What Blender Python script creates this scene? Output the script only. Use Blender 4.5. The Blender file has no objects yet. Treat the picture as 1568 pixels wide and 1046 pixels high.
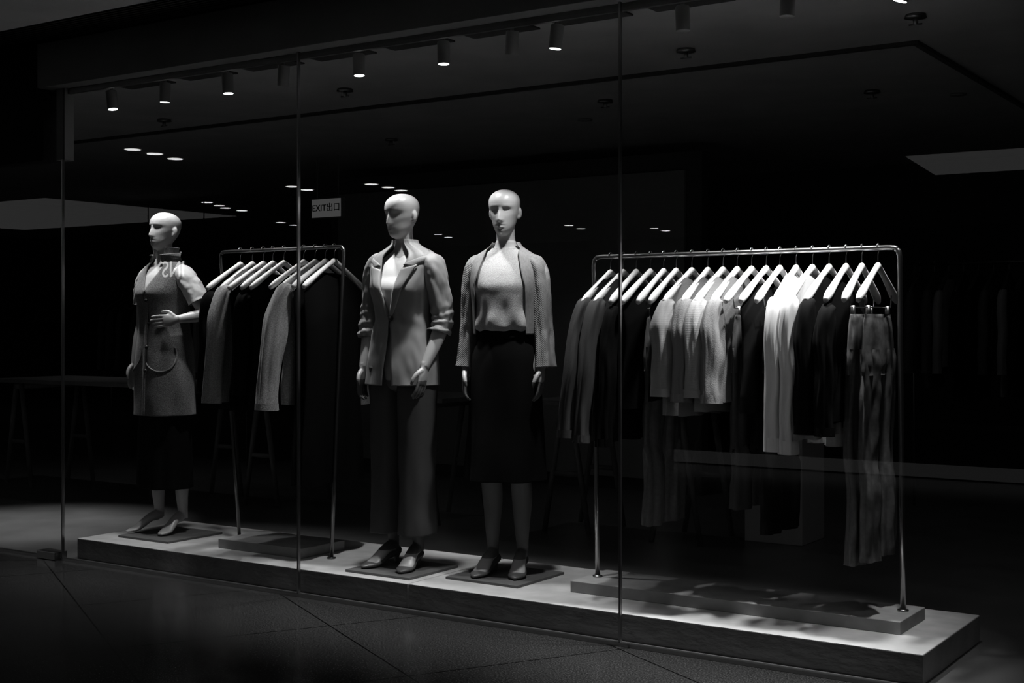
import bpy, math, random
from mathutils import Vector, Matrix, noise
random.seed(7)
pi=math.pi
S=bpy.context.scene
try:
    S.view_settings.view_transform='Standard'
    S.view_settings.look='None'
except Exception: pass

# ---------------------------------------------------------------- materials
def new_mat(name):
    m=bpy.data.materials.new(name); m.use_nodes=True
    nt=m.node_tree; return m,nt,nt.nodes['Principled BSDF']
def mat(name,c,rough=.6,metal=0,bump=None,bs=100,bstr=.2,var=0,vs=6,spec=.5,sheen=0,dist=.004,stretch=(1,1,1)):
    m,nt,b=new_mat(name)
    b.inputs['Base Color'].default_value=(c,c,c,1)
    b.inputs['Roughness'].default_value=rough
    b.inputs['Metallic'].default_value=metal
    b.inputs['Specular IOR Level'].default_value=spec
    if sheen: b.inputs['Sheen Weight'].default_value=sheen
    tc=nt.nodes.new('ShaderNodeTexCoord')
    mp=nt.nodes.new('ShaderNodeMapping'); mp.inputs['Scale'].default_value=stretch
    nt.links.new(tc.outputs['Object'],mp.inputs['Vector'])
    if var:
        n=nt.nodes.new('ShaderNodeTexNoise'); n.inputs['Scale'].default_value=vs; n.inputs['Detail'].default_value=6
        r=nt.nodes.new('ShaderNodeMapRange'); r.inputs['From Min'].default_value=.3; r.inputs['From Max'].default_value=.7
        r.inputs['To Min'].default_value=c*(1-var); r.inputs['To Max'].default_value=min(1,c*(1+var))
        nt.links.new(mp.outputs[0],n.inputs['Vector']); nt.links.new(n.outputs['Fac'],r.inputs['Value'])
        nt.links.new(r.outputs[0],b.inputs['Base Color'])
    if bump:
        if bump=='noise':
            t=nt.nodes.new('ShaderNodeTexNoise'); t.inputs['Scale'].default_value=bs; t.inputs['Detail'].default_value=3; o=t.outputs['Fac']
        else:
            t=nt.nodes.new('ShaderNodeTexWave'); t.inputs['Scale'].default_value=bs; t.inputs['Distortion'].default_value=.6
            t.bands_direction=bump; o=t.outputs['Fac']
        nt.links.new(mp.outputs[0],t.inputs['Vector'])
        bn=nt.nodes.new('ShaderNodeBump'); bn.inputs['Strength'].default_value=bstr; bn.inputs['Distance'].default_value=dist
        nt.links.new(o,bn.inputs['Height']); nt.links.new(bn.outputs[0],b.inputs['Normal'])
    return m
def emit(name,s,c=1):
    m=bpy.data.materials.new(name); m.use_nodes=True; nt=m.node_tree
    nt.nodes.remove(nt.nodes['Principled BSDF'])
    e=nt.nodes.new('ShaderNodeEmission'); e.inputs['Strength'].default_value=s; e.inputs['Color'].default_value=(c,c,c,1)
    nt.links.new(e.outputs[0],nt.nodes['Material Output'].inputs['Surface']); return m

M_skin=mat('mannequin_lacquer',.46,.36)
M_legshade=mat('leg_shade_lacquer',.10,.6)  # bare mannequin legs, shade under the clothes painted in as darker colour
M_shoe=mat('shoe_leather',.10,.3)
M_wool=mat('wool_melange',.15,.95,bump='noise',bs=260,bstr=.6,var=.5,vs=180,sheen=.3)
M_coatgrey=mat('coat_wool_grey',.34,.95,bump='noise',bs=240,bstr=.5,var=.3,vs=150,sheen=.2)
M_blazer=mat('blazer_suiting',.29,.56,bump='noise',bs=500,bstr=.10,sheen=.15)
M_trouser=mat('trouser_suiting',.05,.7,bump='noise',bs=500,bstr=.12)
M_white=mat('white_jersey',.70,.8,bump='noise',bs=300,bstr=.12)
M_tee=mat('grey_jersey',.60,.85,bump='noise',bs=300,bstr=.12)
M_knit=mat('fine_knit',.42,.9,bump='noise',bs=330,bstr=.4,var=.18,vs=210)
M_rib=mat('rib_knit',.27,.9,bump='X',bs=80,bstr=.3,var=.12,vs=90,dist=.002)
M_ribz=mat('rib_knit_sleeve',.27,.9,bump='DIAGONAL',bs=62,bstr=.28,var=.12,vs=90,dist=.002)
M_black=mat('black_cloth',.0035,.9,spec=.12)
M_dark=mat('charcoal_cloth',.055,.8,bump='noise',bs=300,bstr=.2,spec=.3)
M_mid=mat('mid_grey_knit',.20,.9,bump='noise',bs=260,bstr=.3)
M_lightknit=mat('light_knit',.33,.9,bump='Z',bs=75,bstr=.18,dist=.002)
M_shirt=mat('white_satin_shirt',.76,.42,bump='noise',bs=200,bstr=.04)
M_satin=mat('dark_satin',.12,.28,var=.2,vs=60)
M_hanger=mat('hanger_white',.80,.4)
M_metal=mat('brushed_steel',.45,.28,metal=1,bump='noise',bs=60,bstr=.03)
M_dmetal=mat('dark_steel',.22,.35,metal=1)
M_mull=mat('mullion_anodised',.35,.3,metal=1)
M_btn=mat('button_horn',.03,.3)
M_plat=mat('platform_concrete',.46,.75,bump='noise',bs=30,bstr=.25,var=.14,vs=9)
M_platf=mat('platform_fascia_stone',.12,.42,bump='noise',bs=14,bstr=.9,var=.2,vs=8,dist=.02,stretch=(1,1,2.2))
M_plinth=mat('plinth_concrete',.30,.7,bump='noise',bs=40,bstr=.2,var=.15,vs=12)
M_plate=mat('base_plate_steel',.14,.5,metal=.3)
M_shopfloor=mat('shop_floor_resin',.11,.35,bump='noise',bs=5,bstr=.05,var=.2,vs=3)
M_ceil=mat('ceiling_plaster',.38,.9,var=.1,vs=3)
M_ceild=mat('ceiling_trim_dark',.02,.7)
M_wall=mat('wall_dark_paint',.06,.85,var=.15,vs=2)
M_panel=mat('wall_panel_paint',.25,.8,var=.1,vs=2)
M_header=mat('header_cladding',.26,.5,var=.15,vs=2)
M_blackpaint=mat('black_facade',.006,.7,spec=.2)
M_mallceil=mat('mall_ceiling_paint',.8,.9,var=.08,vs=3)
M_wood=mat('table_oak',.15,.5,bump='noise',bs=20,bstr=.2,var=.25,vs=10,stretch=(1,8,1))
M_box=mat('display_box_paint',.5,.7)
M_spot=emit('spot_lens_glow',14)
M_can=mat('spot_can_paint',.22,.4)
M_down=emit('downlight_glow',11)
M_cove=emit('light_cove_glow',.28)
M_strip=emit('plinth_light_glow',.11)
M_signglow=emit('sign_letter_glow',5)
M_exitglow=emit('exit_sign_face_glow',.06)

# mall floor: dark speckled granite with rotated joints
M_floor,nt,b=new_mat('mall_floor_granite')
tc=nt.nodes.new('ShaderNodeTexCoord'); mp=nt.nodes.new('ShaderNodeMapping'); mp.inputs['Rotation'].default_value=(0,0,math.radians(30))
n1=nt.nodes.new('ShaderNodeTexNoise'); n1.inputs['Scale'].default_value=150; n1.inputs['Detail'].default_value=2
r1=nt.nodes.new('ShaderNodeMapRange'); r1.inputs['From Min'].default_value=.42; r1.inputs['From Max'].default_value=.75; r1.inputs['To Min'].default_value=.03; r1.inputs['To Max'].default_value=.15
br=nt.nodes.new('ShaderNodeTexBrick'); br.inputs['Scale'].default_value=1.0; br.inputs['Mortar Size'].default_value=.004; br.offset=0
br.inputs['Brick Width'].default_value=.9; br.inputs['Row Height'].default_value=.9
mx=nt.nodes.new('ShaderNodeMix'); mx.data_type='RGBA'; mx.inputs['B'].default_value=(.004,.004,.004,1)
nt.links.new(tc.outputs['Object'],mp.inputs[0]); nt.links.new(mp.outputs[0],br.inputs['Vector']); nt.links.new(tc.outputs['Object'],n1.inputs['Vector'])
nt.links.new(n1.outputs['Fac'],r1.inputs['Value']); nt.links.new(r1.outputs[0],mx.inputs['A']); nt.links.new(br.outputs['Fac'],mx.inputs['Factor'])
nt.links.new(mx.outputs['Result'],b.inputs['Base Color']); b.inputs['Roughness'].default_value=.17

# thin architectural glass
M_glass=bpy.data.materials.new('shopfront_glass'); M_glass.use_nodes=True; nt=M_glass.node_tree
nt.nodes.remove(nt.nodes['Principled BSDF'])
geo=nt.nodes.new('ShaderNodeNewGeometry'); dot=nt.nodes.new('ShaderNodeVectorMath'); dot.operation='DOT_PRODUCT'
nt.links.new(geo.outputs['Incoming'],dot.inputs[0]); nt.links.new(geo.outputs['Normal'],dot.inputs[1])
def mth(op,a,bv=None):
    n=nt.nodes.new('ShaderNodeMath'); n.operation=op
    for i,v in enumerate((a,bv)):
        if v is None: continue
        if isinstance(v,(int,float)): n.inputs[i].default_value=v
        else: nt.links.new(v,n.inputs[i])
    return n.outputs[0]
ab=mth('ABSOLUTE',dot.outputs['Value']); om=mth('SUBTRACT',1,ab); pw=mth('POWER',om,5); fr=mth('ADD',mth('MULTIPLY',pw,.92),.08)
tr=nt.nodes.new('ShaderNodeBsdfTransparent'); tr.inputs[0].default_value=(.93,.93,.93,1)
gl=nt.nodes.new('ShaderNodeBsdfGlossy'); gl.inputs['Roughness'].default_value=.004
ms=nt.nodes.new('ShaderNodeMixShader'); nt.links.new(fr,ms.inputs[0]); nt.links.new(tr.outputs[0],ms.inputs[1]); nt.links.new(gl.outputs[0],ms.inputs[2])
nt.links.new(ms.outputs[0],nt.nodes['Material Output'].inputs['Surface'])

# ---------------------------------------------------------------- mesh helpers
def cr(pts,n):
    """Catmull-Rom resample of tuples"""
    out=[]; P=[tuple(p) for p in pts]; L=len(P)
    for i in range(L-1):
        p0=P[max(i-1,0)];p1=P[i];p2=P[i+1];p3=P[min(i+2,L-1)]
        for k in range(n):
            t=k/n
            out.append(tuple(.5*((2*b)+(-a+c)*t+(2*a-5*b+4*c-d)*t*t+(-a+3*b-3*c+d)*t**3) for a,b,c,d in zip(p0,p1,p2,p3)))
    out.append(P[-1]); return out
class MB:
    def __init__(s): s.v=[]; s.f=[]; s.m=[]
    def add(s,v,f,mi=0):
        o=len(s.v); s.v+= [tuple(x) for x in v]; s.f+=[tuple(i+o for i in q) for q in f]; s.m+=[mi]*len(f)
    def obj(s,name,mats,parent=None,loc=(0,0,0),rot=(0,0,0),smooth=True,solid=0,bevel=0):
        me=bpy.data.meshes.new(name); me.from_pydata(s.v,[],s.f); me.update()
        if not isinstance(mats,(list,tuple)): mats=[mats]
        for m in mats: me.materials.append(m)
        for p,mi in zip(me.polygons,s.m): p.material_index=mi; p.use_smooth=smooth
        o=bpy.data.objects.new(name,me); S.collection.objects.link(o)
        o.location=loc; o.rotation_euler=rot
        if parent: o.parent=parent
        if solid:
            md=o.modifiers.new('t','SOLIDIFY'); md.thickness=solid; md.offset=1
        if bevel:
            md=o.modifiers.new('b','BEVEL'); md.width=bevel; md.segments=2; md.limit_method='ANGLE'
        return o
def box(mb,x0,x1,y0,y1,z0,z1,mi=0):
    v=[(x,y,z) for z in (z0,z1) for y in (y0,y1) for x in (x0,x1)]
    mb.add(v,[(0,2,3,1),(4,5,7,6),(0,1,5,4),(2,6,7,3),(0,4,6,2),(1,3,7,5)],mi)
def tube(mb,path,rad,ref=(1,0,0),seg=16,sub=4,caps=True,fold=None,mi=0,M=None):
    n=len(path)
    rad=[(r,r) if not isinstance(r,(tuple,list)) else r for r in rad]
    rows=cr([tuple(p)+tuple(r) for p,r in zip(path,rad)],sub) if sub>1 else [tuple(p)+tuple(r) for p,r in zip(path,rad)]
    C=[Vector(r[:3]) for r in rows]; L=len(rows); vs=[]; fs=[]; ref=Vector(ref)
    for i in range(L):
        T=(C[min(i+1,L-1)]-C[max(i-1,0)])
        if T.length<1e-7: T=Vector((0,0,-1))
        T.normalize()
        A=ref-T*ref.dot(T)
        if A.length<1e-3: A=Vector((0,1,0))-T*T.y
        A.normalize(); B=T.cross(A)
        for k in range(seg):
            a=2*pi*k/seg; ra,rb=rows[i][3],rows[i][4]
            d=fold(a,i/(L-1)) if fold else 0
            vs.append(C[i]+A*(ra+d)*math.cos(a)+B*(rb+d)*math.sin(a))
    for i in range(L-1):
        for k in range(seg):
            k2=(k+1)%seg; fs.append((i*seg+k,i*seg+k2,(i+1)*seg+k2,(i+1)*seg+k))
    if caps:
        fs.append(tuple(range(seg))[::-1]); fs.append(tuple((L-1)*seg+k for k in range(seg)))
    if M: vs=[M@v for v in vs]
    mb.add(vs,fs,mi)
def disc(mb,c,r,seg=20,mi=0):
    mb.add([(c[0]+r*math.cos(2*pi*k/seg),c[1]+r*math.sin(2*pi*k/seg),c[2]) for k in range(seg)],[tuple(range(seg))[::-1]],mi)
def group(name,loc=(0,0,0),rz=0):
    e=bpy.data.objects.new(name,None); S.collection.objects.link(e); e.location=loc; e.rotation_euler=(0,0,rz); e.empty_display_size=.1; return e
def remesh(o,vox,sm=3):
    md=o.modifiers.new('r','REMESH'); md.mode='VOXEL'; md.voxel_size=vox; md.use_smooth_shade=True
    if sm:
        s=o.modifiers.new('s','SMOOTH'); s.iterations=sm; s.factor=.5
    dg=bpy.context.evaluated_depsgraph_get(); me=bpy.data.meshes.new_from_object(o.evaluated_get(dg))
    o.modifiers.clear(); old=o.data; mats=[m for m in old.materials]; o.data=me
    me.materials.clear()
    for m in mats: me.materials.append(m)
    for p in me.polygons:
        p.use_smooth=True; p.material_index=1 if (len(mats)>1 and .075<p.center.z<.9) else 0  # second slot: darker colour painting shade onto the legs

class Surf:
    """closed loft: rows of (z, rx, ry, cy)"""
    def __init__(s,rows,p=2.2):
        rows=[tuple(r)+(0,)*(4-len(r)) for r in rows]; s.d=cr(rows,12); s.p=p
        s.z0=rows[0][0]; s.z1=rows[-1][0]
    def at(s,z):
        d=s.d
        if z<=d[0][0]: return d[0][1:]
        for i in range(len(d)-1):
            if d[i+1][0]>=z:
                q=(z-d[i][0])/max(1e-9,d[i+1][0]-d[i][0]); return tuple(a+(b-a)*q for a,b in zip(d[i][1:],d[i+1][1:]))
        return d[-1][1:]
    def pt(s,z,a,off=0):
        rx,ry,cy=s.at(z); e=2/s.p
        c=math.cos(a); n=math.sin(a)
        return Vector(((rx+off)*math.copysign(abs(c)**e,c), cy+(ry+off)*math.copysign(abs(n)**e,n), z))
    def grid(s,mb,nz=60,na=96,gap=None,off=0,fold=None,mi=0,cap=False,z0=None,z1=None):
        zs=[r[0] for r in s.d]
        vs=[];fs=[]; n=len(zs); closed=gap is None
        m=na if closed else na+1
        for i,z in enumerate(zs):
            g=gap(z) if gap else 0
            for k in range(m):
                a=-pi/2+g+(2*pi-2*g)*k/na
                o=off+(fold(a,z) if fold else 0)
                vs.append(s.pt(z,a,o))
        for i in range(n-1):
            for k in range(na):
                k2=(k+1)%m if closed else k+1
                fs.append((i*m+k,i*m+k2,(i+1)*m+k2,(i+1)*m+k))
        if cap:
            fs.append(tuple(range(m))[::-1]); fs.append(tuple((n-1)*m+k for k in range(m)))
        mb.add(vs,fs,mi)

# ---------------------------------------------------------------- mannequin body
def hand(mb,W0,D,A,N,curl=.35,sc=1.0):
    W0=Vector(W0);D=Vector(D).normalized();A=Vector(A);A=(A-D*A.dot(D)).normalized();N=Vector(N);N=(N-D*N.dot(D)-A*N.dot(A)).normalized()
    s=sc
    tube(mb,[W0-D*.02*s,W0+D*.015*s,W0+D*.05*s,W0+D*.088*s],[(.022*s,.018*s),(.025*s,.016*s),(.037*s,.015*s),(.034*s,.010*s)],ref=A,seg=16,sub=4)
    for o,L in zip((-.028,-.0095,.0095,.028),(.058,.074,.080,.072)):
        L*=s; b0=W0+D*.072*s+A*o*s*.95
        p1=b0+D*(.012*s+L*.42)+A*o*.12+N*curl*L*.12
        p2=p1+(D*(1-curl*.5)+N*curl*.8).normalized()*L*.32
        p3=p2+(D*(1-curl)+N*curl*1.5).normalized()*L*.28
        tube(mb,[b0,p1,p2,p3],[.0088*s,.0082*s,.0074*s,.005*s],ref=A,seg=10,sub=3)
    b0=W0+D*.02*s+A*.018*s
    tube(mb,[b0,b0+D*.025*s+A*.026*s+N*.008*s,b0+D*.052*s+A*.036*s+N*.016*s,b0+D*.078*s+A*.034*s+N*.022*s],[.014*s,.0115*s,.0095*s,.006*s],ref=A,seg=10,sub=3)

HEADROWS=[(0,.012,.050,-.012,-.035),(.006,.024,.066,-.005,-.030),(.022,.038,.080,.010,-.02),(.045,.049,.086,.045,-.01),(.075,.058,.087,.072,0),(.10,.065,.087,.088,0),
 (.122,.069,.086,.097,0),(.145,.072,.089,.101,0),(.168,.071,.084,.098,0),(.188,.062,.071,.084,0),(.203,.046,.052,.062,0),(.212,.027,.030,.036,0),(.2155,.006,.008,.01,0)]
def head(mb,M):
    rows=cr(HEADROWS,6); seg=90; vs=[];fs=[]
    for z,hw,yf,yb,yc in rows:
        for k in range(seg):
            a=2*pi*k/seg; c=math.cos(a); s=math.sin(a)
            x=hw*math.copysign(abs(c)**.92,c)
            y=yc+( (yf+yc)*s if s<0 else (yb-yc)*s)
            if s<0:
                y=yc+(yf+yc)*s
                zz=(z-.074)/.058
                if -.25<zz<1.0:
                    hh=.021*(1-max(zz,0))**.85+.003 if zz>=0 else .024*(1+zz*4)
                    y-=max(0,hh)*math.exp(-(x/(.0085+.005*(1-max(zz,0))))**2)
                for sx in (-1,1):
                    y+=.0075*math.exp(-((x-sx*.030)/.018)**2-((z-.116)/.015)**2)
                    y-=.003*math.exp(-((x-sx*.030)/.014)**2-((z-.112)/.006)**2)
                    y-=.0025*math.exp(-((x-sx*.028)/.024)**2-((z-.137)/.009)**2)
                y-=.007*math.exp(-(x/.017)**2-((z-.0565)/.0055)**2)
                y-=.008*math.exp(-(x/.014)**2-((z-.0430)/.0060)**2)
                y+=.004*math.exp(-(x/.018)**2-((z-.0500)/.002)**2)
                y-=.006*math.exp(-(x/.018)**2-((z-.018)/.012)**2)
            vs.append(M@Vector((x,y,z)))
    n=len(rows)
    for i in range(n-1):
        for k in range(seg):
            k2=(k+1)%seg; fs.append((i*seg+k,i*seg+k2,(i+1)*seg+k2,(i+1)*seg+k))
    fs.append(tuple(range(seg))[::-1]); fs.append(tuple((n-1)*seg+k for k in range(seg)))
    mb.add(vs,fs)
    for sx in (-1,1):
        tube(mb,[(sx*.064,.006,.076),(sx*.070,.010,.086),(sx*.073,.016,.104),(sx*.070,.014,.122),(sx*.064,.008,.130)],[(.004,.006),(.006,.010),(.006,.015),(.006,.014),(.003,.006)],ref=(1,0,0),seg=12,M=M)

BODY=Surf([(.84,.06,.06,0),(.87,.13,.10,0),(.93,.165,.115,.005),(1.0,.162,.115,.005),(1.07,.138,.10,0),(1.14,.114,.086,0),(1.21,.118,.088,0),(1.28,.13,.10,-.003),(1.33,.138,.112,-.010),
 (1.38,.142,.102,-.006),(1.43,.148,.088,0),(1.47,.138,.072,.006),(1.50,.098,.060,.010),(1.525,.060,.052,.012),(1.555,.048,.047,.010)],p=2.15)
def mannequin_body(par,arms,hands,head_rz,head_tilt,legs,leg_shade=False):
    mb=MB()
    BODY.grid(mb,cap=True,na=64)
    tube(mb,[(0,.012,1.50),(0,.008,1.56),(0,.0,1.60),(0,-.004,1.64)],[(.050,.048),(.044,.045),(.043,.045),(.046,.048)],seg=24)
    M=Matrix.Translation((0,-.005,1.583))@Matrix.Rotation(head_rz,4,'Z')@Matrix.Rotation(head_tilt,4,'X')
    head(mb,M)
    for a in arms:
        tube(mb,a,[.050,.045,.041,.038,.034,.022],seg=20,ref=(1,0,0))
    for h in hands: hand(mb,*h)
    for sx,(fx,fy,fr) in zip((-1,1),legs):
        k=(sx*.075*.5+fx*.5,-.02+fy*.5,.50)
        tube(mb,[(sx*.082,0,.93),(sx*.082,-.006,.80),(sx*.075,-.014,.62),k,(fx,.022+fy,.36),(fx,.022+fy,.22),(fx,.03+fy,.115),(fx,.03+fy,.075)],
             [.088,.084,.064,.049,.049,.036,.027,.027],seg=24)
        R=Matrix.Translation((fx,fy,0))@Matrix.Rotation(fr,4,'Z')
        tube(mb,[(0,.045,.078),(0,.02,.088),(0,-.03,.075),(0,-.08,.042),(0,-.115,.022),(0,-.15,.014),(0,-.172,.010)],
             [(.016,.016),(.026,.03),(.029,.024),(.034,.020),(.038,.015),(.030,.010),(.012,.006)],seg=18,M=R)
    o=mb.obj('body',[M_skin,M_legshade] if leg_shade else M_skin,par); remesh(o,.0036,1); return o
def shoes(par,legs):
    mb=MB()
    for fx,fy,fr in legs:
        R=Matrix.Translation((fx,fy,0))@Matrix.Rotation(fr,4,'Z')
        tube(mb,[(0,.066,.060),(0,.05,.062),(0,.02,.052),(0,-.03,.044),(0,-.08,.026),(0,-.115,.017),(0,-.155,.013),(0,-.19,.009)],
             [(.010,.012),(.029,.022),(.031,.020),(.030,.020),(.039,.020),(.043,.016),(.034,.012),(.006,.005)],seg=20,M=R)
        tube(mb,[(0,.050,.055),(0,.046,.03),(0,.044,.0)],[(.022,.02),(.012,.012),(.011,.011)],seg=12,M=R)
    return mb.obj('shoes',M_shoe,par)

def wr(a,z,amp,k=3,seed=0,zs=8):
    return amp*noise.noise(Vector((math.cos(a)*k+seed,math.sin(a)*k,z*zs+seed)))
def sleeve(par,name,path,rad,m,amp=.004,seed=0,ring=0,seg=48,sub=16,ref=(1,0,0),long=0):
    mb=MB()
    def f(a,t):
        d=amp*noise.noise(Vector((math.cos(a)*2+seed,math.sin(a)*2,t*6+seed)))+ long*math.sin(6*a+2*t)*t
        d+=amp*.4*noise.noise(Vector((math.cos(a)*4+seed,math.sin(a)*4,t*15+seed+math.sin(a)*2)))
        if ring:
            w=max(0,(t-.55)/.45); d+=ring*w*(math.sin(t*60+2*math.sin(a+seed))*.6+noise.noise(Vector((math.cos(a)*2,math.sin(a)*2+seed,t*22))))
        return d
    tube(mb,path,rad,ref=ref,seg=seg,sub=sub,caps=False,fold=f)
    return mb.obj(name,m,par,solid=.003)

# ================================================================= M1 : coat mannequin
Z0=.11+.012
def base_plate(x,y,s,rz=0):
    mb=MB(); h=s/2; box(mb,-h,h,-h,h,0,.012); mb.obj('base_plate',M_plate,None,(x,y,.11),(0,0,rz),smooth=False,bevel=.002)

g1=group('mannequin',(-5.755,5.10,Z0),math.radians(-2))
legs1=((-.080,0,math.radians(-14)),(.080,.035,math.radians(14)))
armR=[(-.135,.01,1.455),(-.176,.008,1.40),(-.198,.012,1.28),(-.206,.015,1.17),(-.214,-.005,1.08),(-.215,-.035,.95)]
armL1=[(.135,.01,1.455),(.180,.01,1.41),(.225,.03,1.33),(.262,.055,1.235),(.248,.01,1.212),(.205,-.075,1.195)]
mannequin_body(g1,[armR,armL1],[((-.215,-.035,.95),(-.0,-.12,-1),(0,-1,0),(1,0,0),.35),((.205,-.075,1.195),(-.78,-.60,-.10),(0,0,1),(-.5,.8,0),.2,.95)],math.radians(0),math.radians(-3),legs1)
coat=Surf([(.66,.180,.145),(.78,.178,.143),(.92,.174,.140),(1.05,.160,.130),(1.17,.142,.116),(1.27,.144,.120,-.004),(1.34,.152,.130,-.010),(1.41,.160,.112),(1.455,.160,.092,.004),(1.485,.142,.078,.008),(1.51,.102,.068,.010),(1.53,.072,.061,.010),(1.56,.062,.058,.010),(1.60,.068,.066,.012)],p=2.25)
mb=MB()
def cgap(z): return .015 if z<1.36 else .015+min(.75,(z-1.36)*3.2)
def cfold(a,z): return wr(a,z,.007,2.2,3,5)+.004*math.sin(6*a+1)*max(0,(1.1-z)/.45)
coat.grid(mb,gap=cgap,fold=cfold)
mb.obj('sleeveless_coat',M_wool,g1,solid=.006)
mb=MB()
tube(mb,[tuple(coat.pt(z,-pi/2+.03,.012+cfold(-pi/2,z))) for z in (.665,.8,.95,1.1,1.25,1.36)],[(.012,.003)]*6,seg=8)
for ca,zc in ((-pi/2+.62,1.0),(-pi/2-.75,1.0)):
    pts=[]
    for k in range(15):
        t=-.15*pi+ (1.3*pi)*k/14
        z=zc-.095*math.sin(t); a=ca+.62*math.cos(t)
        pts.append(tuple(coat.pt(z,a,.008+cfold(a,z))))
    tube(mb,pts,[.0045]*15,seg=8,sub=3)
mb.obj('coat_seams',M_wool,g1)
mb=MB()
for z in (1.30,1.17,1.04,.91):
    p=coat.pt(z,-pi/2+.10,.014); tube(mb,[p+Vector((0,.004,0)),p+Vector((0,-.004,0))],[.011,.010],seg=14,sub=1)
mb.obj('coat_buttons',M_btn,g1)
mb=MB(); vs=[];fs=[]
N=40
for k in range(N+1):
    a=-pi/2+.42+(2*pi-.84)*k/N; front=abs(math.cos((a+pi/2)/2))
    b0=coat.pt(1.515,a,.003); b1=coat.pt(1.55,a,.012); b2=Vector((b1.x*1.12,b1.y*1.08-.004,1.588-.03*front))
    vs+=[b0,b1,b2]
for k in range(N):
    for j in range(2): fs.append((k*3+j,(k+1)*3+j,(k+1)*3+j+1,k*3+j+1))
mb.add(vs,fs); mb.obj('coat_collar',M_wool,g1,solid=.006)
tee=Surf([(1.2,.135,.105),(1.33,.143,.118,-.010),(1.42,.148,.100),(1.46,.142,.082,.004),(1.49,.108,.066,.008),(1.515,.070,.058,.01),(1.535,.058,.053,.01)])
mb=MB(); tee.grid(mb); mb.obj('tee_shirt',M_tee,g1)
sleeve(g1,'tee_sleeve_1',[(.12,.01,1.462),(.172,.01,1.425),(.212,.025,1.36),(.240,.042,1.295)],[(.046,.053),(.053,.058),(.054,.058),(.055,.06)],M_tee,seed=2,amp=.007)
sleeve(g1,'tee_sleeve_2',[(-.12,.01,1.462),(-.165,.01,1.425),(-.192,.012,1.36),(-.200,.015,1.28)],[(.046,.053),(.050,.056),(.050,.056),(.051,.058)],M_tee,seed=5,amp=.006)
sk=Surf([(.25,.165,.125),(.40,.162,.122),(.6,.158,.12),(.9,.15,.12)])
mb=MB(); sk.grid(mb,fold=lambda a,z:.010*math.sin(9*a)*(1-(z-.25)/.65)); mb.obj('skirt',M_black,g1,solid=.003)
base_plate(-5.67,5.07,.40)

# ================================================================= M2 : blazer mannequin
g2=group('mannequin',(-3.985,5.03,Z0),math.radians(4))
legs2=((-.080,0,math.radians(-10)),(.078,-.02,math.radians(12)))
a2R=[(-.130,.01,1.455),(-.172,.008,1.40),(-.188,.012,1.28),(-.193,.012,1.17),(-.196,-.02,1.08),(-.192,-.065,.955)]
a2L=[(.130,.01,1.455),(.172,.008,1.40),(.193,.020,1.28),(.202,.028,1.18),(.194,-.01,1.09),(.170,-.075,.965)]
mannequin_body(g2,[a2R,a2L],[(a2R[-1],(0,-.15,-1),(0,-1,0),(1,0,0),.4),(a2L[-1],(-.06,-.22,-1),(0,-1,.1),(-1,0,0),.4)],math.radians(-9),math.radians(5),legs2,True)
shoes(g2,legs2)
blz=Surf([(.875,.182,.142),(.98,.175,.136),(1.10,.153,.122),(1.19,.141,.115),(1.26,.145,.120),(1.335,.155,.130,-.008),(1.41,.164,.114),(1.455,.170,.098,.004),(1.49,.165,.084,.008),(1.515,.132,.072,.012),(1.535,.092,.064,.014),(1.555,.062,.056,.012),(1.575,.054,.053,.010)],p=2.3)
def bgap(z):
    if z<1.20: return .02+.10*((1.20-z)/.33)**1.3
    return .02+ .40*min(1,(z-1.20)/.30)
def bfold(a,z):
    d=wr(a,z,.008,2.2,11,6)+.006*math.sin(5*a+z*9)*max(0,(1.2-z)/.33)+wr(a,z,.004,5,4,14)
    d+=.004*math.exp(-((z-1.2)/.05)**2)*math.sin(40*z+6*math.cos(a))
    return d
mb=MB(); blz.grid(mb,gap=bgap,fold=bfold,na=110); mb.obj('blazer_body',M_blazer,g2,solid=.005)
mb=MB()
def strip(mb,rows):
    vs=[];fs=[]
    n=len(rows[0])
    for r in rows: vs+=r
    for i in range(len(rows)-1):
        for j in range(n-1): fs.append((i*n+j,i*n+j+1,(i+1)*n+j+1,(i+1)*n+j))
    mb.add(vs,fs)
for sx in (1,-1):
    rows=[]
    for k in range(25):   # lapel
        t=k/24; z=1.205+.225*t; g=bgap(z); w=(.010+.060*t**.9)/.15
        r=[]
        for j in range(7):
            q=j/6; da=g-.02+w*q; a=-pi/2+sx*da
            r.append(blz.pt(z+ .022*q*t,a,.008+.006*math.sin(q*pi)+.003*q+bfold(a,z)))
        rows.append(r)
    strip(mb,rows)
    rows=[]
    for k in range(33):   # collar
        t=k/32; z=1.448+.110*t**.75; g=bgap(min(z,1.50))
        r=[]
        for j in range(6):
            q=j/5
            a=-pi/2+sx*(g-.02+(t**1.25)*(pi-g+.02)+ (.038/.12)*q*(1-t)**.6)
            zz=z - .008*q-t*.032*q; p=blz.pt(zz,a,.007+.006*math.sin(q*pi)*(.4+.4*t)+.002*(1-q))
            r.append(p)
        rows.append(r)
    strip(mb,rows)
mb.obj('blazer_lapels',M_blazer,g2,solid=.004)
mb=MB()
for z in (1.195,):
    p=blz.pt(z,-pi/2+.06,.016); tube(mb,[p+Vector((0,.006,0)),p+Vector((0,-.004,0))],[.012,.011],seg=16,sub=1)
mb.obj('blazer_buttons',M_btn,g2)
sleeve(g2,'blazer_sleeve_1',[(.118,.012,1.476),(.158,.01,1.456),(.184,.012,1.38),(.200,.022,1.27),(.207,.026,1.19),(.200,.008,1.125)],[(.036,.054),(.050,.064),(.051,.061),(.049,.057),(.049,.055),(.051,.054)],M_blazer,seed=2,amp=.008,ring=.008)
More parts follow.
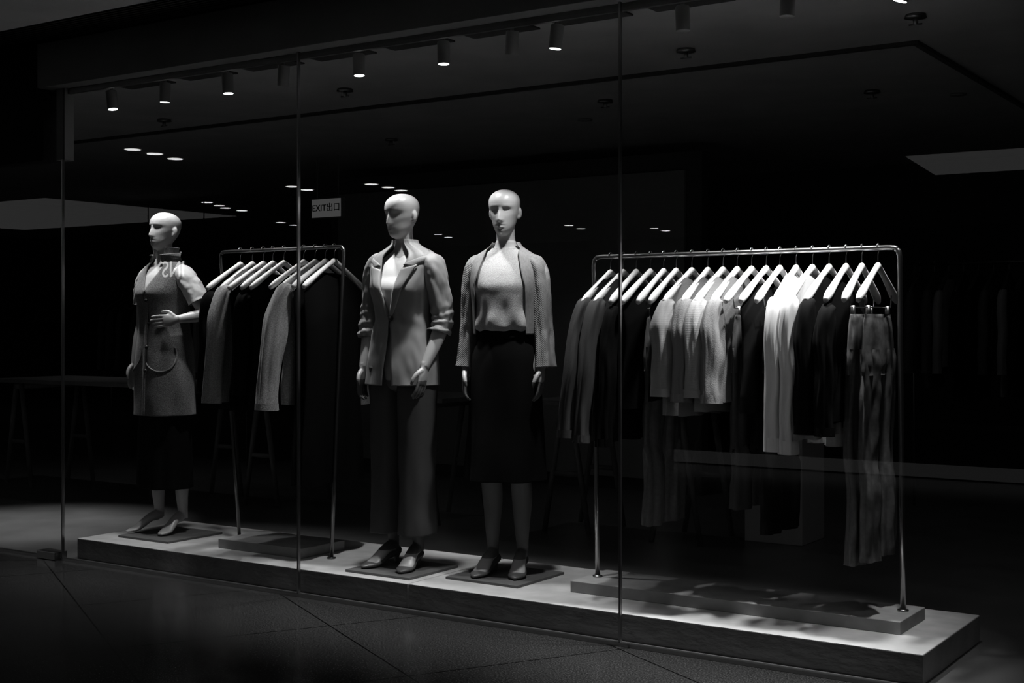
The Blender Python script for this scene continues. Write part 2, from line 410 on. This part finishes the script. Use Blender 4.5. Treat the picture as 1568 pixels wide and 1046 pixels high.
sleeve(g2,'blazer_sleeve_2',[(-.118,.012,1.476),(-.156,.01,1.456),(-.180,.012,1.38),(-.193,.014,1.27),(-.198,.008,1.19),(-.198,-.01,1.10)],[(.036,.054),(.050,.064),(.051,.061),(.048,.057),(.048,.055),(.049,.053)],M_blazer,seed=7,amp=.008,ring=.007)
top=Surf([(1.15,.12,.095),(1.2,.125,.100),(1.33,.143,.120,-.010),(1.40,.144,.104),(1.45,.134,.086,.004),(1.48,.104,.070,.006),(1.50,.080,.061,.01)])
mb=MB(); top.grid(mb,fold=lambda a,z:wr(a,z,.006,2,5,9)); mb.obj('white_top',M_white,g2)
mb=MB()
def tf(seed):
    return lambda a,t:.004*math.sin(6*a+seed)*t+.006*noise.noise(Vector((math.cos(a)*1.6+seed,math.sin(a)*1.6,t*5)))+(.006*math.exp(-((a-pi*1.5)/.15)**2))
tube(mb,[(-.078,0,.96),(-.082,-.002,.80),(-.082,-.005,.55),(-.084,.0,.32),(-.086,.008,.165)],[(.095,.118),(.088,.108),(.080,.096),(.080,.098),(.086,.108)],seg=48,sub=12,fold=tf(1),caps=False)
tube(mb,[(.078,0,.96),(.082,-.004,.80),(.084,-.01,.55),(.086,-.010,.32),(.088,-.008,.160)],[(.095,.118),(.088,.108),(.080,.096),(.080,.098),(.086,.108)],seg=48,sub=12,fold=tf(4),caps=False)
mb.obj('wide_leg_trousers',M_trouser,g2,solid=.003)
base_plate(-3.955,4.98,.385)

# ================================================================= M3 : knit top + skirt mannequin
g3=group('mannequin',(-3.465,5.14,Z0),math.radians(17))
legs3=((-.070,0,math.radians(-8)),(.072,.01,math.radians(8)))
a3R=[(-.130,.01,1.455),(-.166,.008,1.40),(-.177,.012,1.28),(-.182,.012,1.17),(-.184,-.01,1.08),(-.184,-.035,.965)]
a3L=[(-x,y,z) for x,y,z in a3R]
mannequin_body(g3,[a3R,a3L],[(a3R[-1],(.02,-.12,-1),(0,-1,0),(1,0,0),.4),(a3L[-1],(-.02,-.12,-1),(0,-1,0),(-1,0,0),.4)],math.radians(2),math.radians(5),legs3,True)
shoes(g3,legs3)
kt=Surf([(1.135,.118,.092),(1.150,.136,.112,-.006),(1.18,.138,.116,-.008),(1.24,.132,.114,-.008),(1.30,.136,.118,-.009),(1.345,.142,.120,-.010),(1.39,.146,.110,-.005),(1.43,.149,.096),(1.465,.143,.082,.006),(1.49,.112,.070,.008),(1.512,.075,.060,.010),(1.522,.066,.055,.010)])
def kf(a,z):
    t=max(0,(1.32-z)/.18)
    return t*(.007*math.sin(7*a+22*z)+.005*math.sin(11*a-30*z))*(.4+.6*max(0,-math.sin(a)))+wr(a,z,.003,2,2,8)
mb=MB(); kt.grid(mb,fold=kf,na=140); mb.obj('knit_top',M_knit,g3,solid=.003)
cd=Surf([(1.12,.150,.116,.006),(1.25,.152,.122,.0),(1.34,.156,.128,-.004),(1.41,.162,.114,.002),(1.455,.160,.096,.008),(1.485,.140,.084,.010),(1.51,.102,.074,.012),(1.53,.072,.064,.014),(1.55,.058,.055,.014)],p=2.1)
mb=MB()
def cdgap(z):
    rx=cd.at(z)[0]; xh=.074+.042*max(0,min(1,(1.50-z)/.16))
    return math.asin(min(.88,xh/rx))
cd.grid(mb,gap=cdgap,fold=lambda a,z:.004+wr(a,z,.004,2,9,5),na=120)
mb.obj('cardigan_body',M_rib,g3,solid=.004)
for sx,nm in ((1,'cardigan_sleeve_1'),(-1,'cardigan_sleeve_2')):
    sleeve(g3,nm,[(sx*.105,.012,1.462),(sx*.146,.01,1.440),(sx*.167,.010,1.37),(sx*.178,.016,1.25),(sx*.184,.02,1.14),(sx*.188,.01,1.05),(sx*.194,.005,.965)],
       [(.034,.053),(.043,.064),(.040,.066),(.038,.070),(.038,.072),(.042,.074),(.047,.080)],M_ribz,seed=3+sx,amp=.006,long=.005)
sk3=Surf([(.44,.186,.160,-.005),(.55,.178,.152,-.003),(.70,.170,.138),(.85,.166,.128),(1.0,.156,.118),(1.09,.134,.103),(1.15,.121,.094)])
mb=MB(); sk3.grid(mb,fold=lambda a,z:.014*math.sin(6*a+1.2)*max(0,(1.0-z)/.56)+wr(a,z,.004,2,1,5)); 
mb.obj('a_line_skirt',M_black,g3,solid=.003)
mb=MB(); wb=Surf([(1.105,.134,.106),(1.15,.127,.098)]); wb.grid(mb); mb.obj('skirt_waistband',M_black,g3,solid=.003)
base_plate(-3.445,5.11,.40)

# ================================================================= hangers and hanging garments
HW=.235
HZ=lambda x:-.072-.135*min(1.2,(abs(x)/HW))**1.12
def hanger_mesh(mb,M,mi_w,mi_m):
    pts=[(x,0,HZ(x)) for x in (-.240,-.205,-.14,-.07,-.02,0,.02,.07,.14,.205,.240)]
    rad=[(.009,.011),(.017,.016),(.015,.013),(.012,.012),(.012,.014),(.012,.016),(.012,.014),(.012,.012),(.015,.013),(.017,.016),(.009,.011)]
    tube(mb,pts,rad,ref=(0,1,0),seg=12,sub=3,M=M,mi=mi_w)
    hk=[(0,0,-.068),(0,0,-.035),(.004,0,-.020),(.014,0,-.010),(.0165,0,.003),(.010,0,.015),(0,0,.018),(-.011,0,.013),(-.0155,0,.002)]
    tube(mb,hk,[.0022]*len(hk),ref=(0,1,0),seg=6,sub=3,M=M,mi=mi_m)
def clip_bar(mb,M,mi):
    tube(mb,[(-.17,0,-.185),(-.16,0,-.235),(.16,0,-.235),(.17,0,-.185)],[.0025]*4,ref=(0,1,0),seg=6,sub=1,M=M,mi=mi)
    for x in (-.12,.12): 
        tube(mb,[(x,0,-.228),(x,0,-.285)],[(.010,.008),(.011,.009)],ref=(0,1,0),seg=8,sub=1,M=M,mi=mi)
def top_garment(mb,M,mi,w=.235,hem=-.75,t=.028,seed=0,sl=.55,sr=.036,off=.012,flare=.01,out=.05,fine=1,near=True,neck=.08,lean=0,pleat=.0035,band=False):
    na=int(96*fine); nv=int(40*fine)+6; vs=[];fs=[]
    for i in range(nv+1):
        v=i/nv
        th=t*min(1,.45+v*3)*(1+.25*v)
        ww=w+flare*v
        for k in range(na):
            a=2*pi*k/na; c=math.cos(a); s=math.sin(a)
            x=ww*math.copysign(abs(c)**.85,c)
            zt=HZ(x)+off-(.06*max(0,1-abs(x)/neck) if s<0 else .03*max(0,1-abs(x)/neck))
            z=zt*(1-v)+(hem+.012*noise.noise(Vector((x*9,seed,0))))*v
            y=th*s
            f=v**.8
            y+=f*(.009*math.sin(x*38+seed*2+v*1.2)+.010*noise.noise(Vector((x*9+seed,s*.5,v*1.5))))
            x+=f*.012*noise.noise(Vector((seed*3,s*2,v*2)))+lean*v*v
            x*=1-.10*math.sin(pi*min(1,v*1.2))
            vs.append(M@Vector((x,y,z)))
    for i in range(nv):
        for k in range(na):
            k2=(k+1)%na; fs.append((i*na+k,i*na+k2,(i+1)*na+k2,(i+1)*na+k))
    mb.add(vs,fs,mi)
    if sl>0:
        for sx in ((1,-1)):
            x0=sx*(w-.018); z0=HZ(x0)+off-.035
            pts=[(x0-sx*.03,0,z0+.006),(x0+sx*.004,0,z0-.015),(x0+sx*(.012+out*.35),.004,z0-sl*.25),(x0+sx*(.012+out*.75),-.004,z0-sl*.5),(x0+sx*(.012+out),.002,z0-sl*.78),(x0+sx*(.010+out*1.15),0,z0-sl)]
            rd=[(t*.8,.020),(t*1.15,.042),(sr*.95,sr*1.25),(sr*.9,sr*1.15),(sr*.85,sr*1.05),(sr*.9,sr*1.1)]
            def f(a,tt,seed=seed+sx):
                u=min(1,tt*2.5)
                return .006*noise.noise(Vector((math.cos(a)*2+seed*5,math.sin(a)*2,tt*4)))+pleat*math.sin(6*a+tt*1.5+seed)*u+.0045*u*noise.noise(Vector((math.cos(a)*4+seed*5,math.sin(a)*4,tt*6)))
            tube(mb,pts,rd,ref=(0,1,0),seg=int(40*fine),sub=int(10*fine)+1,caps=False,fold=f,M=M,mi=mi)
            e=pts[-1]
            if fine>=1:
                cl=.05 if band else .03
                tube(mb,[(e[0]-sx*.002,0,e[2]+cl),(e[0],0,e[2]-.004)],[(sr*.97,sr*1.17),(sr*.97,sr*1.17)],ref=(0,1,0),seg=32,sub=4,caps=False,M=M,mi=mi)
def trousers(mb,M,mi,hem=-1.25,w=.16,seed=0,legw=.078,t=.030):
    f0=lambda a,tt:.006*math.sin(8*a+seed)*(.3+tt)+.006*noise.noise(Vector((math.cos(a)*2+seed,math.sin(a)*2,tt*6)))
    tube(mb,[(0,0,-.262),(0,0,-.30),(0,0,-.42),(0,0,-.50)],[(t*.6,w*.9),(t*.8,w*.95),(t,w*1.05),(t*.9,w*1.05)],ref=(0,1,0),seg=48,sub=6,caps=False,fold=f0,M=M,mi=mi)
    for sx in (1,-1):
        def f(a,tt,s2=seed+sx*2): return .006*math.sin(5*a+s2+tt*2)+.008*noise.noise(Vector((math.cos(a)*1.8+s2,math.sin(a)*1.8,tt*6)))+.005*noise.noise(Vector((math.cos(a)*4+s2,math.sin(a)*4,tt*12)))
        tube(mb,[(sx*w*.5,0,-.40),(sx*w*.52,0,-.55),(sx*w*.55,.01,-.8),(sx*w*.58,-.005,hem*.8),(sx*w*.6,0,hem)],[(t,legw),(t,legw),(t*.95,legw*.88),(t*1.0,legw*.88),(t*1.05,legw*.95)],ref=(0,1,0),seg=40,sub=14,caps=False,fold=f,M=M,mi=mi)

MATS=[M_hanger,M_metal,M_black,M_dark,M_coatgrey,M_mid,M_lightknit,M_shirt,M_satin]
BK,DK,CG,MD,LK,SH,ST=2,3,4,5,6,7,8
def rack_frame(par,p0,p1,f0,f1,r,m):
    mb=MB(); p0=Vector(p0);p1=Vector(p1);f0=Vector(f0);f1=Vector(f1); e=(p1-p0).normalized()*.035
    d0=(f0-p0).normalized()*.035; d1=(f1-p1).normalized()*.035
    pts=[f0,p0+d0*6,p0+d0,p0+d0*.3+e*.3,p0+e,p0+e*6,p1-e*6,p1-e,p1-e*.3+d1*.3,p1+d1,p1+d1*6,f1]
    tube(mb,pts,[r]*len(pts),ref=(0,1,0),seg=14,sub=3)
    for f in (f0,f1): tube(mb,[f,f+Vector((0,0,.006))],[.022,.022],seg=20,sub=1)
    mb.obj('frame',m,par)
def hangM(x,y,z,rz=0): return Matrix.Translation((x,y,z))@Matrix.Rotation(pi/2+rz,4,'Z')

r2=group('garment_rack'); BY=5.14; BZ=1.59
rack_frame(r2,(-2.985,BY,BZ),(-1.605,BY,BZ),(-2.955,5.12,.161),(-1.60,5.17,.161),.0105,M_metal)
items=[(-2.90,'t',DK,dict(hem=-.78,sl=.56,sr=.040,out=.12,seed=1,t=.032)),
(-2.835,'t',DK,dict(hem=-.80,sl=.58,sr=.040,out=.10,seed=2,t=.032)),
(-2.77,'t',BK,dict(hem=-.80,sl=.56,sr=.038,out=.06,seed=3,off=-.025)),
(-2.70,'t',BK,dict(hem=-.66,sl=0,seed=4,off=-.03)),
(-2.635,'p',ST,dict(hem=-1.16,seed=5)),
(-2.575,'t',BK,dict(hem=-.62,sl=0,seed=6,off=-.03)),
(-2.50,'t',LK,dict(hem=-.68,sl=.38,sr=.052,out=.02,seed=7)),
(-2.425,'t',MD,dict(hem=-.68,sl=.40,sr=.046,out=.02,seed=8)),
(-2.355,'t',LK,dict(hem=-.66,sl=.38,sr=.048,out=.02,seed=9)),
(-2.29,'t',MD,dict(hem=-.62,sl=.40,sr=.046,out=.02,seed=10)),
(-2.225,'p',DK,dict(hem=-1.06,seed=11)),
(-2.16,'t',BK,dict(hem=-.66,sl=0,seed=12,off=-.03)),
(-2.10,'p',BK,dict(hem=-1.15,seed=13)),
(-2.03,'t',SH,dict(hem=-.74,sl=.58,sr=.042,out=.02,seed=14,t=.034,pleat=.007,band=True)),
(-1.96,'t',SH,dict(hem=-.76,sl=.59,sr=.040,out=.01,seed=15,pleat=.007,band=True)),
(-1.89,'t',BK,dict(hem=-.70,sl=.50,sr=.042,out=.02,seed=16,off=.004)),
(-1.82,'t',BK,dict(hem=-.68,sl=.48,sr=.040,out=.02,seed=17,off=-.02)),
(-1.755,'p',ST,dict(hem=-1.24,seed=18)),
(-1.690,'p',ST,dict(hem=-1.22,seed=19,w=.17)),
]
def build_rack_items(par,items,y,z):
    for x,k,mi,kw in items:
        mb=MB(); M=hangM(x,y,z,random.uniform(-.05,.05))
        hanger_mesh(mb,M,0,1)
        if k=='t': top_garment(mb,M,mi,**kw)
        elif k=='p': clip_bar(mb,M,1); trousers(mb,M,mi,**kw)
        nm={'t':'hanging_top','p':'hanging_trousers','h':'hanger'}[k]
        mb.obj(nm,MATS,par)
build_rack_items(r2,items,BY,BZ)

r1=group('garment_rack')
rack_frame(r1,(-5.33,5.12,1.684),(-4.425,5.10,1.684),(-5.235,5.17,.111),(-4.44,5.02,.111),.0095,M_dmetal)
items1=[(-5.17,'t',BK,dict(hem=-.84,sl=.5,out=.02,seed=20,off=-.02)),
(-5.08,'t',CG,dict(hem=-.80,sl=.58,sr=.048,out=.07,seed=21,t=.036)),
(-5.00,'t',BK,dict(hem=-.84,sl=0,seed=22,off=-.03)),
(-4.93,'t',BK,dict(hem=-.84,sl=.5,out=.02,seed=23,off=-.025)),
(-4.85,'t',BK,dict(hem=-.84,sl=0,seed=24,off=-.03)),
(-4.71,'t',BK,dict(hem=-.84,sl=0,seed=29,off=-.03)),
(-4.63,'t',CG,dict(hem=-.80,sl=.60,sr=.054,out=.10,seed=25,t=.040)),
(-4.56,'t',BK,dict(hem=-1.2,sl=0,out=.03,seed=26,off=-.025)),
(-4.50,'t',BK,dict(hem=-1.2,sl=0,seed=27,off=-.03)),
]
build_rack_items(r1,items1,5.11,1.684)

mb=MB(); box(mb,-5.15,-4.56,4.93,5.26,.11,.16); mb.obj('display_plinth',M_plinth,smooth=False,bevel=.003)
mb=MB(); box(mb,-3.01,-1.55,4.975,5.295,.11,.16); mb.obj('display_plinth',M_plinth,smooth=False,bevel=.003)

# ================================================================= platform
mb=MB()
for x0,x1 in ((-6.03,-3.72),(-3.716,-1.39)):
    box(mb,x0,x1,4.722,5.50,0,.11)
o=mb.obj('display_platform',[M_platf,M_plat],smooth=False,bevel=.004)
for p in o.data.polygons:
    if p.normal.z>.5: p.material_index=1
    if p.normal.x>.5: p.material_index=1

# ================================================================= room shell
CZ=2.695
def slab(name,m,*a,bevel=0):
    mb=MB(); box(mb,*a); return mb.obj(name,m,smooth=False,bevel=bevel)
slab('floor',M_shopfloor,-14,4,4.64,11.6,-.1,0)
slab('floor_mall',M_floor,-20,6,-11.6,4.64,-.1,0)
slab('ceiling',M_ceil,-14,4,4.70,11.6,CZ,2.9)
slab('ceiling_mall',M_mallceil,-20,6,-11.6,4.28,2.83,2.95)
slab('wall_back',M_wall,-14,4,11.5,11.65,0,CZ)
slab('wall_left',M_wall,-14.1,-14,4.7,11.6,0,CZ)
slab('wall_right',M_wall,4,4.1,4.7,11.6,0,CZ)
slab('wall_mall_far',M_blackpaint,-20,6,-11.7,-11.6,0,2.83)
slab('wall_mall_left',M_blackpaint,-20.1,-20,-11.6,4.7,0,2.83)
slab('wall_mall_right',M_blackpaint,6,6.1,-11.6,4.7,0,2.83)
slab('trim_header',M_header,-6.16,4,4.56,4.70,2.58,2.82,bevel=.003)
slab('wall_facade',M_blackpaint,-20,-6.16,4.60,4.72,2.19,2.95)
slab('wall_facade_jamb',M_header,-6.10,-6.03,4.64,4.70,2.19,2.58)
mb=MB()
box(mb,-20,6,4.28,4.72,2.90,2.95)
for i in range(9): box(mb,-20,6,4.29+i*.03,4.303+i*.03,2.835,2.90)
mb.obj('ceiling_grille',M_ceild,smooth=False)
mb=MB()
xs=[-7.781,-6.045,-4.309,-2.573,-.837,.9,2.6]
k=1
for a,b2 in zip(xs[:-1],xs[1:]):
    m2=MB(); zt=2.19 if b2<-6 else 2.58
    m2.add([(a,4.64,.01),(b2,4.64,.01),(b2,4.64,zt),(a,4.64,zt)],[(0,1,2,3)]); m2.obj('window_%d'%k,M_glass,smooth=False); k+=1
for i,x in enumerate(xs):
    box(mb,x-.004,x+.004,4.632,4.648,0,2.19 if x<-6 else 2.58)
mb.obj('trim_mullions',M_mull,smooth=False)
mb=MB(); box(mb,-20,4,4.625,4.655,0,.014); mb.obj('trim_glass_track',M_metal,smooth=False)
mb=MB(); box(mb,-6.16,4,4.66,4.68,2.55,2.58); mb.obj('trim_head_channel',M_dmetal,smooth=False)
mb=MB(); box(mb,-6.22,-6.06,4.60,4.68,.0,.045); mb.obj('door_pivot',M_metal,smooth=False,bevel=.004)
mb=MB(); box(mb,-14,-1.95,6.54,6.57,CZ-.02,CZ); box(mb,-1.98,-1.95,6.57,11.5,CZ-.02,CZ); mb.obj('trim_ceiling',M_ceild,smooth=False)
mb=MB()
for i in range(18):
    x=-6.24+i*.50; box(mb,x,x+.38,5.16,5.28,CZ-.008,CZ+.0005)
mb.obj('ceiling_slot_vents',M_ceild,smooth=False)
mb=MB()
for x,y in ((-5.2,6.0),(-3.0,6.1),(-7.0,6.2),(-1.8,6.0),(-4.1,7.2),(-2.6,7.8),(-6.3,7.8),(-.9,6.3)):
    tube(mb,[(x,y,CZ),(x,y,CZ-.015)],[.045,.05],seg=24,sub=1); tube(mb,[(x,y,CZ-.01),(x,y,CZ-.045)],[.012,.012],seg=10,sub=1)
    tube(mb,[(x-.03,y,CZ-.045),(x+.03,y,CZ-.045)],[.004,.004],seg=8,sub=1)
mb.obj('ceiling_sprinklers',M_dmetal)

# ================================================================= track lights
TY=4.95; TZ=2.473
mb=MB(); box(mb,-6.35,3.5,TY-.018,TY+.018,CZ-.03,CZ); mb.obj('track_rail',M_can,smooth=False)
def spot_fixture(x,target,on,power,ang=60,blend=.6,size=.04):
    g=group('track_spotlight',(x,TY,0)); 
    d=(Vector(target)-Vector((x,TY,TZ+.07))).normalized()
    mb=MB(); c=Vector((0,0,2.565))
    a=c-d*.045; b2=c+d*.060
    tube(mb,[a,a+d*.004,b2-d*.002,b2],[.026,.030,.030,.029],ref=(1,0,0),seg=24,sub=1)
    tube(mb,[(0,0,CZ-.045),(0,0,2.62),tuple(c)],[.008,.008,.008],seg=10,sub=1)
    box(mb,-.03,.03,-.016,.016,CZ-.052,CZ-.0305)
    mb.obj('can',M_can,g)
    if on:
        m2=MB(); p=b2+d*.001
        tube(m2,[p,p+d*.001],[.025,.025],ref=(1,0,0),seg=24,sub=1); m2.obj('lens',M_spot,g)
    if power:
        ld=bpy.data.lights.new('spot_beam','SPOT'); ld.energy=power; ld.spot_size=math.radians(ang); ld.spot_blend=blend; ld.shadow_soft_size=size
        lo=bpy.data.objects.new('spot_beam',ld); S.collection.objects.link(lo); lo.parent=g; lo.location=b2+d*.01
        lo.rotation_euler=d.to_track_quat('-Z','Y').to_euler()
spots=[(-6.02,(-5.75,5.0,.6),True,38,58),(-5.58,(-5.70,5.0,.9),True,50,58),(-5.10,(-5.0,4.97,.8),True,60,70),(-4.70,(-5.2,5.3,0),False,0,60),
(-4.20,(-4.13,4.94,.9),True,88,56),(-3.685,(-3.66,4.94,.8),True,88,57),(-3.30,(-3.6,5.2,0),False,0,60),(-3.065,(-3.26,4.94,.9),True,92,60),
(-2.45,(-2.34,4.89,.5),False,95,56),(-1.99,(-2.05,4.86,.4),False,220,50),(-1.526,(-2.0,4.92,.9),True,110,56)]
for x,t,on,p,a in spots: spot_fixture(x,t,on,p,a,.85)

def downlight(x,y,power,ang=70,z=CZ-.005):
    g=group('recessed_downlight',(x,y,z))
    mb=MB(); tube(mb,[(0,0,.004),(0,0,-.004)],[.05,.05],seg=24,sub=1); mb.obj('ring',M_can,g)
    ld=bpy.data.lights.new('beam','SPOT'); ld.energy=power; ld.spot_size=math.radians(ang); ld.spot_blend=1; ld.shadow_soft_size=.04
    lo=bpy.data.objects.new('beam',ld); S.collection.objects.link(lo); lo.parent=g; lo.location=(0,0,-.012)
downlight(-7.3,5.35,330,46)
downlight(-8.6,7.3,7,90)
downlight(-1.1,6.0,11,110)
downlight(-4.6,7.8,4,120)
downlight(-2.2,8.2,2.5,130)

# ================================================================= interior furniture
def trestle_table(name,x0,x1,y0,y1,h,m_top=M_wood):
    g=group(name); mb=MB(); box(mb,x0,x1,y0,y1,h-.03,h); mb.obj('top',m_top,g,smooth=False,bevel=.003)
    mb=MB()
    for x in (x0+.25,x1-.25):
        for yy in (y0+.08,y1-.08):
            for s in (-1,1):
                tube(mb,[(x+s*.03,yy,h-.03),(x+s*.16,yy,0)],[.02,.017],seg=8,sub=1)
        box(mb,x-.02,x+.02,y0+.05,y1-.05,h-.08,h-.03)
        box(mb,x-.11,x+.11,y0+.07,y0+.09,.35,.38); box(mb,x-.11,x+.11,y1-.09,y1-.07,.35,.38)
    mb.obj('trestles',m_top,g)
trestle_table('trestle_table',-9.3,-7.1,6.45,7.2,.86)
trestle_table('trestle_table',-6.9,-5.0,6.7,7.4,.82)
trestle_table('trestle_table',-4.5,-3.25,6.9,7.5,.82)
mb=MB(); box(mb,-3.21,-2.85,7.31,7.67,0,.70); mb.obj('display_box',M_box,smooth=False,bevel=.004)
mb=MB(); box(mb,-8.0,-4.32,9.05,9.15,0,2.60); mb.obj('wall_partition',M_wall,smooth=False)
mb=MB(); box(mb,-7.9,-4.45,9.02,9.05,.1,2.46); mb.obj('wall_panel',M_panel,smooth=False,bevel=.004)
g=group('exit_sign',(-7.38,8.3,2.26))
mb=MB(); box(mb,-.17,.17,-.02,.02,-.085,.085); box(mb,-.12,-.112,-.004,.004,.085,.435); box(mb,.112,.12,-.004,.004,.085,.435); mb.obj('case',M_can,g,smooth=False)
mb=MB(); mb.add([(-.16,-.0215,-.076),(.16,-.0215,-.076),(.16,-.0215,.076),(-.16,-.0215,.076)],[(0,1,2,3)]); mb.obj('face',M_exitglow,g,smooth=False)
def text(name,body,size,m,par,loc,rot,ext=.002):
    c=bpy.data.curves.new(name,'FONT'); c.body=body; c.size=size; c.extrude=ext; c.align_x='CENTER'; c.align_y='CENTER'; c.materials.append(m)
    o=bpy.data.objects.new(name,c); S.collection.objects.link(o); o.location=loc; o.rotation_euler=rot
    if par: o.parent=par
    return o
text('letters','EXIT出口',.076,M_blackpaint,g,(0,-.024,0),(pi/2,0,0))
def bg_rail(x0,x1,y,z,n,seed):
    g=group('wall_clothes_rail'); mb=MB()
    tube(mb,[(x0,y,z),(x1,y,z)],[.012,.012],ref=(0,1,0),seg=8,sub=1)
    for x in (x0+.02,x1-.02): tube(mb,[(x,y,z),(x,y,0)],[.012,.012],ref=(0,1,0),seg=8,sub=1)
    mb.obj('rail',M_dmetal,g)
    mb=MB(); rnd=random.Random(seed)
    for i in range(n):
        x=x0+.06+(x1-x0-.12)*i/(n-1); M=hangM(x,y,z,rnd.uniform(-.08,.08))
        hanger_mesh(mb,M,1,1)
        top_garment(mb,M,rnd.choice([BK,DK,DK,DK,MD]),hem=-rnd.uniform(.62,.95),sl=.55,seed=seed+i,out=.03,fine=.4,t=.026)
    mb.obj('clothes',MATS,g)
bg_rail(-2.85,-.6,9.4,1.72,22,50)
bg_rail(-10.6,-8.7,8.7,1.62,16,90)

# ================================================================= mall side, seen only as reflections in the glass
mb=MB()
for x,y in ((-9.21,1.48),(-9.28,1.17),(-9.40,.82),(-10.2,-1.6),(-10.3,-1.95),(-9.31,-1.9),(-9.36,-2.25),(-9.45,-2.6),(-12.4,-2.4),(-12.6,-2.8),(-12.8,-3.1),(-12.9,-3.5),
            (-13.9,-5.3),(-14.1,-5.8),(-13.5,-8.7),(-13.8,-9.4),(-10.6,-8.2),(-10.8,-8.9),(-9.8,-9.5),(-9.9,-10.1)):
    disc(mb,(x,y,2.826),.07)
mb.obj('mall_downlights',M_down,smooth=False)
mb=MB(); mb.add([(-18.4,-4.1,2.825),(-13.6,-4.1,2.825),(-13.6,-.9,2.825),(-18.4,-.9,2.825)],[(0,1,2,3)]); mb.obj('ceiling_light_panel',M_cove,smooth=False)
mb=MB(); mb.add([(-3.9,-4.4,2.825),(1.0,-4.4,2.825),(1.0,-2.75,2.825),(-3.7,-2.75,2.825)],[(0,1,2,3)]); mb.obj('ceiling_light_panel',M_cove,smooth=False)
g=group('mall_bench'); mb=MB(); box(mb,-5.6,3.0,-2.5,-1.87,0,.42); mb.obj('seat_block',M_blackpaint,g,smooth=False,bevel=.01)
mb=MB(); box(mb,-5.6,3.0,-1.87,-1.85,.01,.12); mb.obj('under_light',M_strip,g,smooth=False)
g=group('shop_sign',(-12.4,-1.85,1.96)); mb=MB(); box(mb,-.55,.55,-.06,-.01,-.16,.16); box(mb,-.5,-.49,-.04,-.03,.16,.87); box(mb,.49,.5,-.04,-.03,.16,.87); mb.obj('board',M_blackpaint,g,smooth=False)
text('letters','INS',.28,M_signglow,g,(0,0,0),(pi/2,0,pi))

# ================================================================= world + camera
w=bpy.data.worlds.new('World'); S.world=w; w.use_nodes=True
w.node_tree.nodes['Background'].inputs[0].default_value=(.01,.01,.01,1); w.node_tree.nodes['Background'].inputs[1].default_value=.2
cam=bpy.data.cameras.new('camera'); co=bpy.data.objects.new('camera',cam); S.collection.objects.link(co)
co.location=(0,0,1.285); co.rotation_euler=(pi/2,0,math.radians(33.7)); cam.lens=46.4; cam.sensor_width=36; cam.shift_y=-.016
cam.clip_start=.05; cam.clip_end=100
S.camera=co
